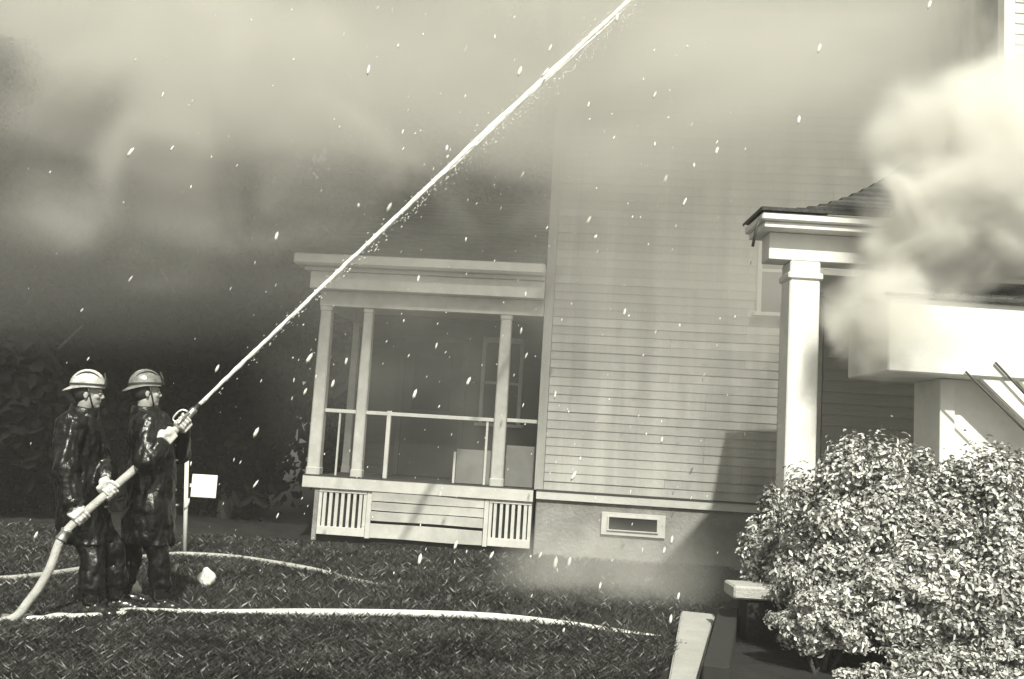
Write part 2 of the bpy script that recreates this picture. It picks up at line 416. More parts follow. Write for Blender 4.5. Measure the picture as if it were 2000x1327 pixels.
# lattice skirts
def lattice(x0, x1, n):
    p_ = box('lattice_panel', x0, x1, -0.012, 0.03, 0.085, 0.195, 'trim', house)
    box('top_rail', x0, x1, -0.010, 0.028, 0.655, 0.697, 'trim', p_, 0)
    box('backing', x0 + .005, x1 - .005, 0.075, 0.09, 0.0, 0.69, 'void', p_, 0)  # near-black sheet puts the shade of the void behind the slats
    step = (x1 - x0) / n
    for k in range(n + 1):
        c = x0 + step * k; wd = 0.042
        c = min(max(c, x0 + wd / 2), x1 - wd / 2)
        box('slat', c - wd / 2 + random.uniform(-.003, .003), c + wd / 2, 0.0, 0.022, 0.1955, 0.6545, 'trim', p_, 0)
lattice(-2.93, -2.27, 8); lattice(-0.60, -0.03, 7)
box('end_post', -2.995, -2.935, -0.012, 0.05, 0.0, 0.695, 'foundation', house)
for x0, x1 in ((-2.265, -2.20), (-0.665, -0.605)):
    box('skirt_post', x0, x1, -0.008, 0.04, 0.07, 0.695, 'trim', house)
# warped horizontal skirt boards in the middle
for k, (za, zb, wv) in enumerate(((0.575, 0.690, 0.001), (0.450, 0.560, 0.002), (0.315, 0.435, 0.003), (0.085, 0.275, 0.003))):
    bm = bmesh.new(); N_ = 14; rr = []
    for i in range(N_ + 1):
        t = i / N_; x = -2.196 + t * 1.526
        s1 = wv * math.sin(t * 7.5 + k * 1.9); s2 = wv * math.sin(t * 6.2 + k + 1.3); ty = -0.02 * math.sin(t * 5 + k)
        rr.append([bm.verts.new(c) for c in ((x, -0.006 + ty * .3, za + s1), (x, -0.03 + ty, zb + s2), (x, -0.005 + ty, zb + s2 + .002), (x, 0.02, za + s1))])
    for i in range(N_):
        for j in range(4): bm.faces.new((rr[i][j], rr[i][(j + 1) % 4], rr[i + 1][(j + 1) % 4], rr[i + 1][j]))
    bm.faces.new(rr[0]); bm.faces.new(rr[-1][::-1])
    from_bm('skirt_board', bm, 'trim', house)
box('backing', -2.196, -0.67, 0.06, 0.08, 0.0, 0.69, 'void', house, 0)  # near-black sheet gives the shade in the gaps between the boards
# ------------------------------------------------------------------ neighbour house on the right
nb = empty('neighbour_house', (5.0, 9.5, 0))
tag(nb, 'white neighbouring house with dark roofed portico and square post above bush', 'house')
def nbx(name, x0, x1, y0, y1, z0, z1, m, parent=nb, bevel=0.006):
    return box(name, x0 - 5.0, x1 - 5.0, y0 - 9.5, y1 - 9.5, z0, z1, m, parent, bevel)
nbx('main_wall', 5.03, 12.0, 9.53, 17.0, 0, 8.4, 'siding', bevel=0)
nbx('corner_board', 5.01, 5.125, 9.50, 9.64, 0.3, 8.4, 'white_trim')
cm3 = clap_mesh(3.0); cm3.materials.append(MATS['siding'])
z = 3.4
while z < 8.3:
    link('clapboard', cm3, None, nb, (0.13, 0.028, z)); z += 0.117
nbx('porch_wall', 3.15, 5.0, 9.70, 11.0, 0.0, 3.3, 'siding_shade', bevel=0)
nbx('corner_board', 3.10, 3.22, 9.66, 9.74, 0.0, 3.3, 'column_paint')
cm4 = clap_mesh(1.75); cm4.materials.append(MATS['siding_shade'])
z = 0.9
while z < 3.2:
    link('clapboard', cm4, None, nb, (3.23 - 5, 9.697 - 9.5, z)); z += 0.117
nbx('porch_floor', 2.28, 5.2, 7.9, 8.5, 0.55, 0.72, 'concrete')
nbx('porch_base', 2.34, 5.2, 7.97, 8.45, 0.0, 0.548, 'foundation')
# post
pt = nbx('post', 2.345, 2.605, 7.92, 8.18, 0.72, 3.16, 'white_trim', bevel=0.012)
nbx('post_cap', 2.325, 2.625, 7.90, 8.20, 3.0, 3.06, 'white_trim', pt, 0.012)
nbx('post_base', 2.31, 2.64, 7.885, 8.215, 0.722, 0.86, 'white_trim', pt, 0.012)
# beam + boxed eave
nbx('beam', 2.16, 5.0, 7.93, 8.17, 3.163, 3.40, 'white_trim')
nbx('inner_beam', 2.66, 5.0, 8.45, 8.62, 2.99, 3.16, 'white_trim')
nbx('crown_moulding', 2.075, 5.0, 7.78, 8.3, 3.403, 3.455, 'white_trim')
nbx('eave_board', 2.045, 5.0, 7.74, 8.34, 3.458, 3.525, 'white_trim', bevel=0.012)
# flared hip roof built of shingle courses
bm = bmesh.new(); nc = 16
def hip(t):   # t: 0 eave .. 1 ridge ; flared profile
    return 0.02 + 0.08 * t + 0.95 * t ** 1.8
rx0, ry0 = 2.03, 7.72
for k in range(nc):
    t0, t1 = k / nc, (k + 1) / nc
    i0, i1 = 1.9 * t0, 1.9 * t1 + 0.03
    z0_, z1_ = 3.53 + hip(t0), 3.53 + hip(t1)
    for side in range(2):
        if side == 0:  # front slope
            c = [(rx0 + i0, ry0 + i0 * .55, z0_ + .014), (5.0, ry0 + i0 * .55, z0_ + .014), (5.0, ry0 + i1 * .55, z1_), (rx0 + i1, ry0 + i1 * .55, z1_)]
            d = [(rx0 + i0, ry0 + i0 * .55, z0_ - .016), (5.0, ry0 + i0 * .55, z0_ - .016)]
        else:          # left slope
            c = [(rx0 + i0, 8.36 + i0 * .7, z0_ + .014), (rx0 + i0, ry0 + i0 * .55, z0_ + .014), (rx0 + i1, ry0 + i1 * .55, z1_), (rx0 + i1, 8.36 + i1 * .7, z1_)]
            d = [(rx0 + i0, 8.36 + i0 * .7, z0_ - .016), (rx0 + i0, ry0 + i0 * .55, z0_ - .016)]
        vs = [bm.verts.new((a - 5, b_ - 9.5, e)) for a, b_, e in c]; ds = [bm.verts.new((a - 5, b_ - 9.5, e)) for a, b_, e in d]
        bm.faces.new(vs); bm.faces.new((vs[0], ds[0], ds[1], vs[1]))
from_bm('portico_roof', bm, 'shingle', nb)
# thin dark drain pipe at the eave corner
q = [P(1484, 428, 7.72), P(1478, 442, 7.70), P(1470, 482, 7.72)]
tube('drain_pipe', [c - Vector((5, 9.5, 0)) for c in q], 0.012, 'dark_strip', nb, 6)
# side entry hood with deep white box eave
HY = 7.25
e0 = P(1737, 580, HY); e1 = P(1742, 732, HY); wl = P(1838, 770, HY + .3)
nbx('entry_wall', wl.x, 6.5, HY + 0.3, 8.05, 0.0, e1.z + .02, 'white_trim', bevel=0)
nbx('entry_eave', e0.x, 6.5, HY, 8.12, e1.z + .024, e0.z, 'white_trim', bevel=0.012)
nbx('corner_board', wl.x - .02, wl.x + .10, HY + .27, HY + .299, 0, e1.z + .02, 'white_trim')
bm = bmesh.new(); nc = 8
for k in range(nc):
    t0, t1 = k / nc, (k + 1) / nc
    f = lambda t: (e0.x - 0.05 + 1.3 * t, HY - .05 + 1.0 * t, e0.z + 0.012 + .30 * t + .05 * t * t)
    a, b_ = f(t0), f(t1)
    c = [(a[0], a[1], a[2] + .014), (6.5, a[1], a[2] + .014), (6.5, b_[1] + .02, b_[2]), (b_[0], b_[1] + .02, b_[2]), (a[0], a[1], a[2] - .010), (6.5, a[1], a[2] - .010)]
    vs = [bm.verts.new((x - 5, y - 9.5, zz)) for x, y, zz in c]
    bm.faces.new(vs[:4]); bm.faces.new((vs[0], vs[4], vs[5], vs[1]))
    c = [(a[0], 8.17 + (a[0] - e0.x) * .6, a[2] + .014), (a[0], a[1], a[2] + .014), (b_[0], b_[1], b_[2]), (b_[0], 8.17 + (b_[0] - e0.x) * .6, b_[2])]
    bm.faces.new([bm.verts.new((x - 5, y - 9.5, zz)) for x, y, zz in c])
from_bm('entry_roof', bm, 'shingle', nb)
# sloping stair rail boards in front of the entry wall
for (a, b_, wd) in (((1893, 716), (2050, 868), 0.16), ((1958, 706), (2080, 838), 0.10)):
    A, B = P(a[0], a[1], HY + .03), P(b_[0], b_[1], HY + .03)
    d = (B - A).normalized(); up = d.cross(Vector((0, 1, 0))).normalized()
    if up.z < 0: up = -up
    o_ = Vector((5, 9.5, 0)); vs = []
    for yy in (0.0, 0.05):
        for q in (A, B):
            for s in (0, 1): vs.append(q + up * wd * s + Vector((0, yy, 0)) - o_)
    poly('stair_rail', vs, [(0, 2, 3, 1), (4, 5, 7, 6), (0, 4, 6, 2), (1, 3, 7, 5), (0, 1, 5, 4), (2, 6, 7, 3)], 'white_trim', nb)

for (a, b_) in (((1886, 726), (2060, 899)), ((1944, 708), (2060, 832))):
    A, B = P(a[0], a[1], HY - .02), P(b_[0], b_[1], HY - .02)
    tube('dark_rod', [A - Vector((5, 9.5, 0)), B - Vector((5, 9.5, 0))], .0095, 'dark_strip', nb, 8)  # thin dark rods laid along the dark lines by the boards
# low concrete pieces by the bush
cp = [G(1304, 1350), G(1362, 1350), G(1396, 1212), G(1330, 1205)]
bm = bmesh.new()
lo = [bm.verts.new((c.x, c.y, -0.02)) for c in cp]; hi = [bm.verts.new((c.x, c.y, 0.055)) for c in cp]
bm.faces.new(lo[::-1]); bm.faces.new(hi)
for i in range(4): bm.faces.new((lo[i], lo[(i + 1) % 4], hi[(i + 1) % 4], hi[i]))
bmesh.ops.bevel(bm, geom=bm.edges[:], offset=0.012, segments=2, affect='EDGES')
tag(from_bm('concrete_edging', bm, 'concrete'), 'sunlit pale concrete edging slab on the lawn beside the bush', 'edging')
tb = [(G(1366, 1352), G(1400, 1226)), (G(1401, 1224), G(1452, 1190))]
tp = empty('dark_edging', tb[0][0]); tag(tp, 'low near-black edging along the soil under the bushes', 'edging')
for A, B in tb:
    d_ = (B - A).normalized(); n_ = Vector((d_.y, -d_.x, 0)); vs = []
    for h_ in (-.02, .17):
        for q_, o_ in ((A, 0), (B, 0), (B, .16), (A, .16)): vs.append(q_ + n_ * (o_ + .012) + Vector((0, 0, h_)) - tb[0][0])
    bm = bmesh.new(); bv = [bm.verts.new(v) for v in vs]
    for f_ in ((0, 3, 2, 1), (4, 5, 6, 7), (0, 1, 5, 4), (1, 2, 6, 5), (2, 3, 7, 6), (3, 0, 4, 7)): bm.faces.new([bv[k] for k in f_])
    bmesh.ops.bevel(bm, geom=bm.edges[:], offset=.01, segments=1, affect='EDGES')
    from_bm('edging_block', bm, 'void', tp)  # near-black block on the left rim of the soil bed
q0 = P(1432, 1165, 7.62)
tag(box('stepping_block', q0.x, q0.x + 0.75, 7.60, 7.95, q0.z - .02, q0.z + .085, 'concrete', None, 0.015), 'white concrete step block sticking out behind the bush', 'step')
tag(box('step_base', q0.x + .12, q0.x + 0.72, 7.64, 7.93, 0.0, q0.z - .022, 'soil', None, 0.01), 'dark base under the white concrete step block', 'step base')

# ------------------------------------------------------------------ vegetation
def crown_points(center, radii, n, lumps=10, shell=0.55, lump_r=0.45, zmin=0.02):
    """leaf positions + outward normals spread through a lumpy crown"""
    center = np.array(center); radii = np.array(radii)
    lc = rng.normal(size=(lumps, 3)); lc = unit(lc) * rng.uniform(0.25, 0.9, (lumps, 1))
    pts, nrm = [], []
    per = n // lumps
    for c in lc:
        d = unit(rng.normal(size=(per, 3))); rr = rng.uniform(shell, 1.0, (per, 1)) ** 0.5
        p_ = c + d * rr * lump_r * rng.uniform(0.55, 1.3) * (1 + 0.25 * rng.normal(size=(per, 1)))
        pts.append(p_); nrm.append(unit(p_ / radii) * 0.5 + d * 0.7)
    p_ = np.concatenate(pts) * radii + center; nn = np.concatenate(nrm)
    k = p_[:, 2] > zmin
    return p_[k], nn[k]
def shrub(name, label, lobes, leaf_len, leaf_w, m, stems, group=None, cat='bush'):
    base = Vector((lobes[0][0][0], lobes[0][0][1], 0))
    t = empty(name, base); tag(t, label, cat, group)
    Ps, Ns = [], []
    for c, r_, n, lu in lobes:
        a, b_ = crown_points(c, r_, n, lu, 0.05, 0.20, 0.02); Ps.append(a); Ns.append(b_)
    Pp = np.concatenate(Ps) - np.array(base); Nn = np.concatenate(Ns) + rng.normal(size=(len(Pp), 3)) * 0.45
    Nn[:, 2] += 0.35
    o = leaves('foliage', Pp, Nn, leaf_len, leaf_w, m, t); o['kind'] = 'stuff'
    for c, r_, n, lu in lobes:
        for k in range(stems):
            top = Vector(c) - base + Vector((random.uniform(-.6, .6) * r_[0], random.uniform(-.6, .6) * r_[1], random.uniform(0.0, .6) * r_[2]))
            root = Vector((c[0], c[1], 0)) - base + Vector((random.uniform(-.12, .12), random.uniform(-.12, .12), -.02))
            mid = (root + top) / 2 + Vector((random.uniform(-.08, .08), random.uniform(-.08, .08), 0.05))
            tube('stem', spline([root, mid, top], 4), [0.02 - 0.0018 * i for i in range(9)], 'bark', t, 5)
    return t
shrub('broadleaf_bush', 'large sunlit leafy bush in front of the white porch post', [
    ((2.92, 7.30, 0.90), (0.78, 0.60, 0.86), 44000, 220), ((3.45, 7.05, 0.86), (0.95, 0.60, 0.82), 50000, 240),
    ((2.52, 7.15, 0.66), (0.50, 0.42, 0.55), 20000, 110), ((3.2, 6.70, 0.60), (0.95, 0.40, 0.55), 32000, 160),
    ((4.2, 6.95, 0.78), (0.7, 0.5, 0.76), 18000, 90), ((3.75, 6.55, 0.45), (0.6, 0.35, 0.45), 16000, 80)], 0.042, 0.024, 'leaf', 6)
shrub('low_bush', 'rounded low bush overhanging the dark soil beside concrete edging', [
    ((2.28, 6.72, 0.36), (0.40, 0.32, 0.26), 13000, 80)], 0.038, 0.021, 'leaf', 5)
shrub('shaded_bush', 'darker bush at the foot of the white post against house wall', [
    ((2.33, 8.0, 0.70), (0.32, 0.32, 0.66), 12000, 70)], 0.045, 0.026, 'leaf', 5)
shrub('sprawling_bush', 'low sprawling leafy bush along bottom of large sunlit bush', [
    ((3.3, 6.30, 0.14), (0.85, 0.3, 0.20), 12000, 80), ((2.65, 6.30, 0.06), (0.5, 0.25, 0.12), 6000, 50)], 0.038, 0.022, 'leaf', 3)
# soil bed under the bushes, their shadow put into its near-black colour
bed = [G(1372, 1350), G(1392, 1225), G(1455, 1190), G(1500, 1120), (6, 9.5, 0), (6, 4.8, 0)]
poly('shaded_soil_bed', [(c[0], c[1], 0.006) for c in bed], [range(6)], 'soil')['kind'] = 'structure'

def dark_tree(name, label, base, crown_c, crown_r, n, leaf, trunk_r, lumps=14, group='dark trees behind the firefighters', cat='tree'):
    base = Vector(base); t = empty(name, base); tag(t, label, cat, group)
    a, b_ = crown_points(crown_c, crown_r, n, lumps, 0.1, 0.34)
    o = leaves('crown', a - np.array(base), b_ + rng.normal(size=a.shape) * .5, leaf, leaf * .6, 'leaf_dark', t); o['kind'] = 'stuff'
    top = Vector(crown_c) - base
    tube('trunk', spline([(0, 0, -0.05), top * 0.5 + Vector((.05, .05, 0)), top + Vector((0, 0, crown_r[2] * .5))], 5), [trunk_r * (1 - .07 * i) for i in range(11)], 'bark', t, 8)
    for k in range(6):
        d = Vector((random.uniform(-.8, .8) * crown_r[0], random.uniform(-.8, .8) * crown_r[1], random.uniform(-.4, .6) * crown_r[2]))
        s = top * random.uniform(.55, .95)
        tube('branch', [s, (s + top + d) / 2 + Vector((0, 0, .05)), top + d], [trunk_r * .4, trunk_r * .25, trunk_r * .1], 'bark', t, 5)
    return t
for (x, y, h, rx, lab) in ((-8.4, 15.0, 8.5, 2.1, 'tall dark evergreen at the far end of the tree row'), (-6.2, 15.4, 7.6, 1.9, 'dark evergreen behind the pale helmeted firefighter'),
                      (-4.4, 15.2, 6.4, 1.5, 'dark bushy evergreen beside the porch end'), (-5.2, 17.8, 8.5, 2.0, 'dark evergreen further back in the tree row'),
                      (-3.0, 22.0, 9.5, 2.4, 'dark evergreen rising behind the porch roof'), (-7.5, 13.7, 3.6, 1.5, 'low dark evergreen standing before the tall tree row'), (-10.8, 16.5, 9.0, 2.2, 'dark evergreen beyond the tall one in the row'),
                      (-7.8, 19.5, 11.0, 2.7, 'broad dark evergreen closing the gap behind the row'), (-12.6, 21.0, 11.5, 2.9, 'broad dark evergreen rising behind the far end of the row'),
                      (-0.2, 23.5, 13.0, 3.0, 'tall dark evergreen far behind the porch and house corner'), (9.6, 21.0, 11.5, 2.6, 'tall dark evergreen in the gap between the two houses')):
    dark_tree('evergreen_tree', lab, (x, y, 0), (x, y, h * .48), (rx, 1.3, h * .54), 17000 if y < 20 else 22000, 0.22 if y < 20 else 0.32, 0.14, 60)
_c = P(-25, 150, 11.6)
dark_tree('overhanging_tree', 'dark leafy crown reaching into view high above the lawn', (_c.x - 1.0, 11.6, 0), _c, (0.72, 0.7, 0.62), 7000, 0.09, 0.13, 30)

# grass blades
def grass(n, x0, x1, y0, y1, hgt, keep):
    x = rng.uniform(x0, x1, n); y = rng.uniform(y0, y1, n)
    k = keep(x, y); x, y = x[k], y[k]; n = len(x)
    a = rng.uniform(0, 2 * np.pi, n); h = hgt * rng.uniform(.4, 1.3, n); wd = rng.uniform(.0018, .0042, n)
    ln = rng.uniform(.2, 1.6, n) * h; b = rng.uniform(0, 2 * np.pi, n)
    c, s = np.cos(a), np.sin(a); lx, ly = np.cos(b) * ln, np.sin(b) * ln; z0 = np.zeros(n)
    V = np.stack([np.stack([x - c * wd, y - s * wd, z0], 1), np.stack([x + c * wd, y + s * wd, z0], 1),
                  np.stack([x + c * wd * .7 + lx * .4, y + s * wd * .7 + ly * .4, h * .6], 1), np.stack([x + lx, y + ly, h], 1)], 1).reshape(-1, 3)
    F = (np.arange(n) * 4)[:, None] + np.array([[0, 1, 2, 3]])
    return V, F
NG = np.array([[mnoise.noise(Vector((i * .12, j * .12, 3.3))) for i in range(400)] for j in range(400)])
def nmask(x, y, s, t):
    i = ((x + 8) * s / .12).astype(int) % 400; j = (y * s / .12).astype(int) % 400
    return NG[j, i] > t + rng.normal(0, .05, len(x))
V1, F1 = grass(230000, -4.2, 2.0, 5.2, 7.35, 0.055, lambda x, y: (x < 1.04 + (y - 6.2) * .33) & (nmask(x, y, 2.3, -0.12) | (rng.random(len(x)) < .45)))
V2, F2 = grass(150000, -6.5, 3.0, 7.35, 12.6, 0.05, lambda x, y: ((y > 9.3) | (x < 1.04 + (y - 6.2) * .33)) & (nmask(x, y, 1.3, 0.02) | (rng.random(len(x)) < .35)))
go = arrays_mesh('grass', np.concatenate([V1, V2]), np.concatenate([F1, F2 + len(V1)]), 'grass')
tag(go, 'short trampled wet grass on the front lawn', 'grass', kind='stuff')

# ------------------------------------------------------------------ hoses, jet
HR = 0.031
attack = [P(345, 838, 7.30), P(312, 870, 7.22), P(275, 906, 7.14), P(215, 959, 7.02), P(155, 1012, 6.90), P(120, 1052, 6.84), P(95, 1115, 6.78), P(58, 1172, 6.72)]
e_ = G(5, 1224); e_.z = HR
attack += [e_, e_ + Vector((-0.45, -0.2, 0)), e_ + Vector((-1.3, -0.2, 0))]
ah = tube('attack_hose', spline(attack, 10), HR, 'hose', None, 12)
tag(ah, 'charged grey fire hose held by both firefighters', 'hose')
def ring_along(name, a, b_, r_, m, parent=None, seg=14):
    d = (b_ - a); pts = [a, a + d * .02, a + d * .15, a + d * .3, a + d * .5, a + d * .7, a + d * .85, a + d * .98, b_]
    return tube(name, pts, [r_ * .9, r_, r_, r_ * .86, r_ * .86, r_ * .86, r_, r_, r_ * .9], m, parent, seg)
ring_along('coupling', P(132, 1035, 6.86), P(118, 1056, 6.838), 0.043, 'brass', ah)
ring_along('coupling', P(223, 951, 7.035), P(207, 966, 7.005), 0.048, 'hose_white', ah)
hp = []
for px, py in ((38, 1218), (80, 1220), (110, 1214), (150, 1215), (235, 1210), (250, 1203), (400, 1206), (600, 1204), (800, 1206), (960, 1212), (1100, 1221), (1220, 1232), (1300, 1240)):
    c = G(px, py); c.z = 0.03 if px < 1000 else .03 - .07 * (px - 1000) / 300; hp.append(c)
h1 = tube('lying_hose', spline(hp, 8), 0.03, 'hose_white', None, 10)
tag(h1, 'white fire hose lying across the lawn under the firefighters boots', 'hose')
ring_along('coupling', hp[0] + Vector((-.10, -.06, 0)), hp[0] + Vector((.08, .02, 0)), 0.042, 'brass', h1)
hp = []
for px, py in ((-40, 1140), (0, 1137), (60, 1132), (160, 1117), (250, 1098), (335, 1088), (400, 1089), (480, 1096), (600, 1116), (680, 1132), (740, 1141), (800, 1150)):
    c = G(px, py); c.z = 0.026 if px < 600 else .026 - .06 * (px - 600) / 200; hp.append(c)
tag(tube('second_hose', spline(hp, 8), 0.027, 'hose', None, 10), 'thinner grey hose curving over dark lawn towards the porch', 'hose')

# nozzle
NA, NB = P(347, 836, 7.303), P(380, 800, 7.42)
nz_ = empty('hose_nozzle', NA); tag(nz_, 'shiny metal fire hose nozzle with loop handle spraying water', 'nozzle')
d = NB - NA
def along(t): return d * t
tube('barrel', [along(t) for t in (-.05, .0, .12, .16, .3, .55, .6, .85, .9, 1.0)], [.040, .040, .040, .034, .034, .027, .031, .026, .03, .027], 'brass', nz_, 16)
tube('tip', [along(t) for t in (1.0, 1.04, 1.25, 1.27)], [.022, .022, .016, .014], 'rubber', nz_, 14)
side = d.cross(Vector((0, 1, 0))).normalized(); side = side if side.z > 0 else -side
toc = Vector((0, -1, 0))
pts = [along(.15) + side * .03, along(.2) + side * .075, along(.5) + side * .085, along(.72) + side * .07, along(.78) + side * .03]
tube('loop_handle', spline(pts, 6), 0.008, 'brass', nz_, 8)
pts = [along(.15) + toc * .03, along(.2) + toc * .075, along(.5) + toc * .08, along(.72) + toc * .06, along(.78) + toc * .025]
tube('loop_handle', spline(pts, 6), 0.008, 'brass', nz_, 8)
# water jet
J0 = NA + d * 1.28; J1 = P(1230, 0, 10.2)
jd = (J1 - J0); pts, rs = [], []
N_ = 260
for i in range(N_ + 1):
    t = i / N_ * 1.45
    sag = 0.10 * t * (1 - t) if t < 1 else -0.30 * (t - 1) ** 2 - .10 * (t - 1)
    pts.append(J0 + jd * t + Vector((0, 0, sag)))
    base = (0.0150 + 0.010 * min(t, 1.2)) * (1 + .2 * t * mnoise.noise(Vector((i * .11, 2, 0))))
    rs.append(base * (1 + 0.30 * t * mnoise.noise(Vector((i * .35, 0, 0))) + .12 * mnoise.noise(Vector((i * .9, 5, 0)))))
bm = bmesh.new(); tube_bm(bm, pts, rs, 14)
for v in bm.verts: v.co += Vector((mnoise.noise(v.co * 14), mnoise.noise(v.co * 14 + Vector((9, 0, 0))), mnoise.noise(v.co * 14 + Vector((0, 9, 0))))) * 0.008
for k in range(26):
    t0 = random.uniform(.02, .8); t1 = t0 + random.uniform(.12, .4); m_ = 26; sp_, sr = [], []
    ph = random.uniform(0, 6.3); am = random.uniform(.5, 1.25)
    for i in range(m_):
        t = t0 + (t1 - t0) * i / (m_ - 1); c = J0 + jd * t + Vector((0, 0, 0.10 * t * (1 - t) if t < 1 else -.10 * (t - 1)))
        o_ = (0.010 + .030 * t) * am; pa = ph + 1.1 * math.sin(t * 9 + k)
        c = c + Vector((math.cos(pa) * .7, math.sin(pa) * .5, -math.cos(pa) * .7 - .2 * t)) * o_ + Vector((mnoise.noise(c * 5), 0, mnoise.noise(c * 5 + Vector((7, 0, 0))))) * .012 * t
        sp_.append(c); sr.append((.003 + .008 * t) * math.sin(math.pi * (i + .4) / m_) * random.uniform(.6, 1.2) + .0006)
    tube_bm(bm, sp_, sr, 6)
tag(from_bm('water_jet', bm, 'jet_water', None, True), 'straight white jet of water rising from the nozzle', 'water jet')
# drops: spray shed along the jet and water blown about before the house
ico = bmesh.new(); bmesh.ops.create_icosphere(ico, subdivisions=1, radius=1.0)
iv = np.array([v.co[:] for v in ico.verts]); ifc = np.array([[v.index for v in f.verts] for f in ico.faces]); ico.free()
DV, DF = [], []
def drop(c, r_, ln, axis):
    a = Vector(axis).normalized(); q = a.to_track_quat('Z', 'Y').to_matrix()
    M = np.array(q) @ np.diag([r_, r_, ln]); k = len(DV) * len(iv)
    DV.append(iv @ M.T + np.array(c)); DF.append(ifc + k)
fallv = Vector((0.32, 0.1, 1.0))
big = [(910, 96, 11), (1015, 140, 10), (817, 545, 11), (676, 706, 10), (1815, 10, 8), (255, 298, 10), (540, 462, 10), (424, 720, 7.6), (70, 1046, 7.4), (1205, 35, 10),
       (1350, 245, 11), (1300, 350, 11), (1150, 430, 11), (760, 405, 11), (1560, 235, 10), (650, 750, 11), (596, 765, 11), (604, 700, 11), (1172, 1145, 9), (945, 1178, 9), (1100, 1235, 7.5),
       (820, 1093, 10), (1297, 1076, 9), (1312, 1055, 9), (1112, 1098, 10), (1055, 1085, 10), (890, 1065, 11), (960, 1085, 10), (1085, 1100, 10), (500, 845, 10), (810, 770, 10), (915, 745, 11), (1350, 920, 11), (1325, 1165, 8.5), (1310, 1210, 8), (365, 985, 9), (1400, 295, 10), (1600, 95, 10), (1120, 930, 11)]
for px, py, Y in big:
    c = P(px, py, Y); s = random.uniform(.7, 1.2); drop(c, .020 * s * Y / 10, .062 * s * Y / 10, fallv + Vector((random.uniform(-.2, .2), 0, 0)))
for i in range(620):
    px, py = random.gauss(950, 420), random.uniform(0, 1280)
    Y = random.uniform(8.2, 12); c = P(px, py, Y)
    if c.z < .1 or px > 1480: continue
    s = min(1.5, random.lognormvariate(-.9, .55)); drop(c, .011 * s, random.uniform(.016, .05) * s, fallv + Vector((random.uniform(-.3, .3), 0, 0)))
for i in range(1500):
    t = random.random() ** .6 * 1.15; c = J0 + jd * t; o_ = random.gauss(0, .02 + .05 * t)
    c = c + Vector((random.gauss(0, .02 + .05 * t), random.gauss(0, .03), random.gauss(-.01 - .04 * t, .015 + .05 * t)))
    s = random.uniform(.3, 1); drop(c, .005 * s, .014 * s, jd)
tag(arrays_mesh('water_drops', np.concatenate(DV), np.concatenate(DF), 'drop_water'), 'scattered white water drops flying in front of the house', 'water drops', kind='stuff')

# ------------------------------------------------------------------ small things on the lawn
sb = G(361, 1080); hp_ = P(366, 858, sb.y)
sg = empty('yard_sign', sb); tag(sg, 'thin white post with small blank pale board on dark lawn', 'sign')
tube('post', [(0, 0, -.02), (hp_.x - sb.x + .0, 0, hp_.z)], [.026, .024], 'white_trim', sg, 8)
a = P(376, 926, sb.y - .04); b_ = P(421, 974, sb.y - .04)
box('board', a.x - sb.x + .0, b_.x - sb.x, -.045, -.028, b_.z, a.z, 'white_trim', sg, .006)
box('bracket', -.01, a.x - sb.x + .05, -.027, .005, (a.z + b_.z) / 2 - .02, (a.z + b_.z) / 2 + .02, 'trim', sg, 0)
def stone(px, py, w_, h_, lab):
    c = G(px, py); bm = bmesh.new(); bmesh.ops.create_icosphere(bm, subdivisions=3, radius=1)
    for v in bm.verts:
        k = 1 + .5 * mnoise.noise(v.co * 1.1 + Vector((px * .37, py * .21, 0))) + .2 * mnoise.noise(v.co * 3 + Vector((px, 0, 0)))
        v.co = Vector((v.co.x * w_ * k, v.co.y * w_ * k * .9, v.co.z * h_ * k * (1 - .35 * abs(v.co.x + .2))))
    o = from_bm('whitewashed_stone', bm, 'stone', None, True); o.location = c + Vector((0, 0, h_ * .75)); tag(o, lab, 'stone', 'white stones on the lawn')
stone(402, 1146, .07, .10, 'white stone standing on the lawn beyond the nozzle firefighter')
stone(260, 1168, .055, .085, 'white stone seen between the nozzle firefighter legs')

# ------------------------------------------------------------------ firefighters
def basis(fw):
    fw = Vector((fw[0], fw[1], 0)).normalized(); L = Vector((-fw.y, fw.x, 0)); return fw, L
def grip(bm, c, axis, palm, wrist, R_, size=1.0, mirror=1):
    """hand closed round a bar of radius R_ at c"""
    ax = Vector(axis).normalized(); pd = (Vector(palm) - ax * Vector(palm).dot(ax)).normalized(); sd = ax.cross(pd).normalized() * mirror
    k = size; fr = .0105 * k; rr = R_ + fr * .85
    pc = Vector(c) + pd * (R_ + .015 * k)
    for s in (-.030, -.010, .010, .030):
        bone(bm, [pc + ax * s * k * 1.0 - sd * .045 * k, pc + ax * s * k + sd * .02 * k], [.016 * k, .015 * k], 10)
    lens = (205, 235, 225, 180)
    for i, s in enumerate((.036, .012, -.012, -.035)):
        ch = []
        for j in range(5):
            an = rad(25 + lens[i] * j / 4); ch.append(Vector(c) + ax * s * k + (pd * math.cos(an) + sd * math.sin(an)) * rr)
        bone(bm, ch, [fr * 1.05, fr * 1.05, fr, fr * .92, fr * .8], 10)
    th = []
    for j in range(4):
        an = rad(-25 - 115 * j / 3); th.append(Vector(c) + ax * (.046 + .012 * j / 3) * k + (pd * math.cos(an) + sd * math.sin(an)) * (rr + .003))
    bone(bm, th, [fr * 1.5, fr * 1.3, fr * 1.15, fr * .9], 10)
    wv = Vector(wrist)
    bone(bm, [pc - sd * .03 * k, pc - sd * .055 * k + (wv - pc) * .3, wv], [.024 * k, .026 * k, .032 * k], 12)
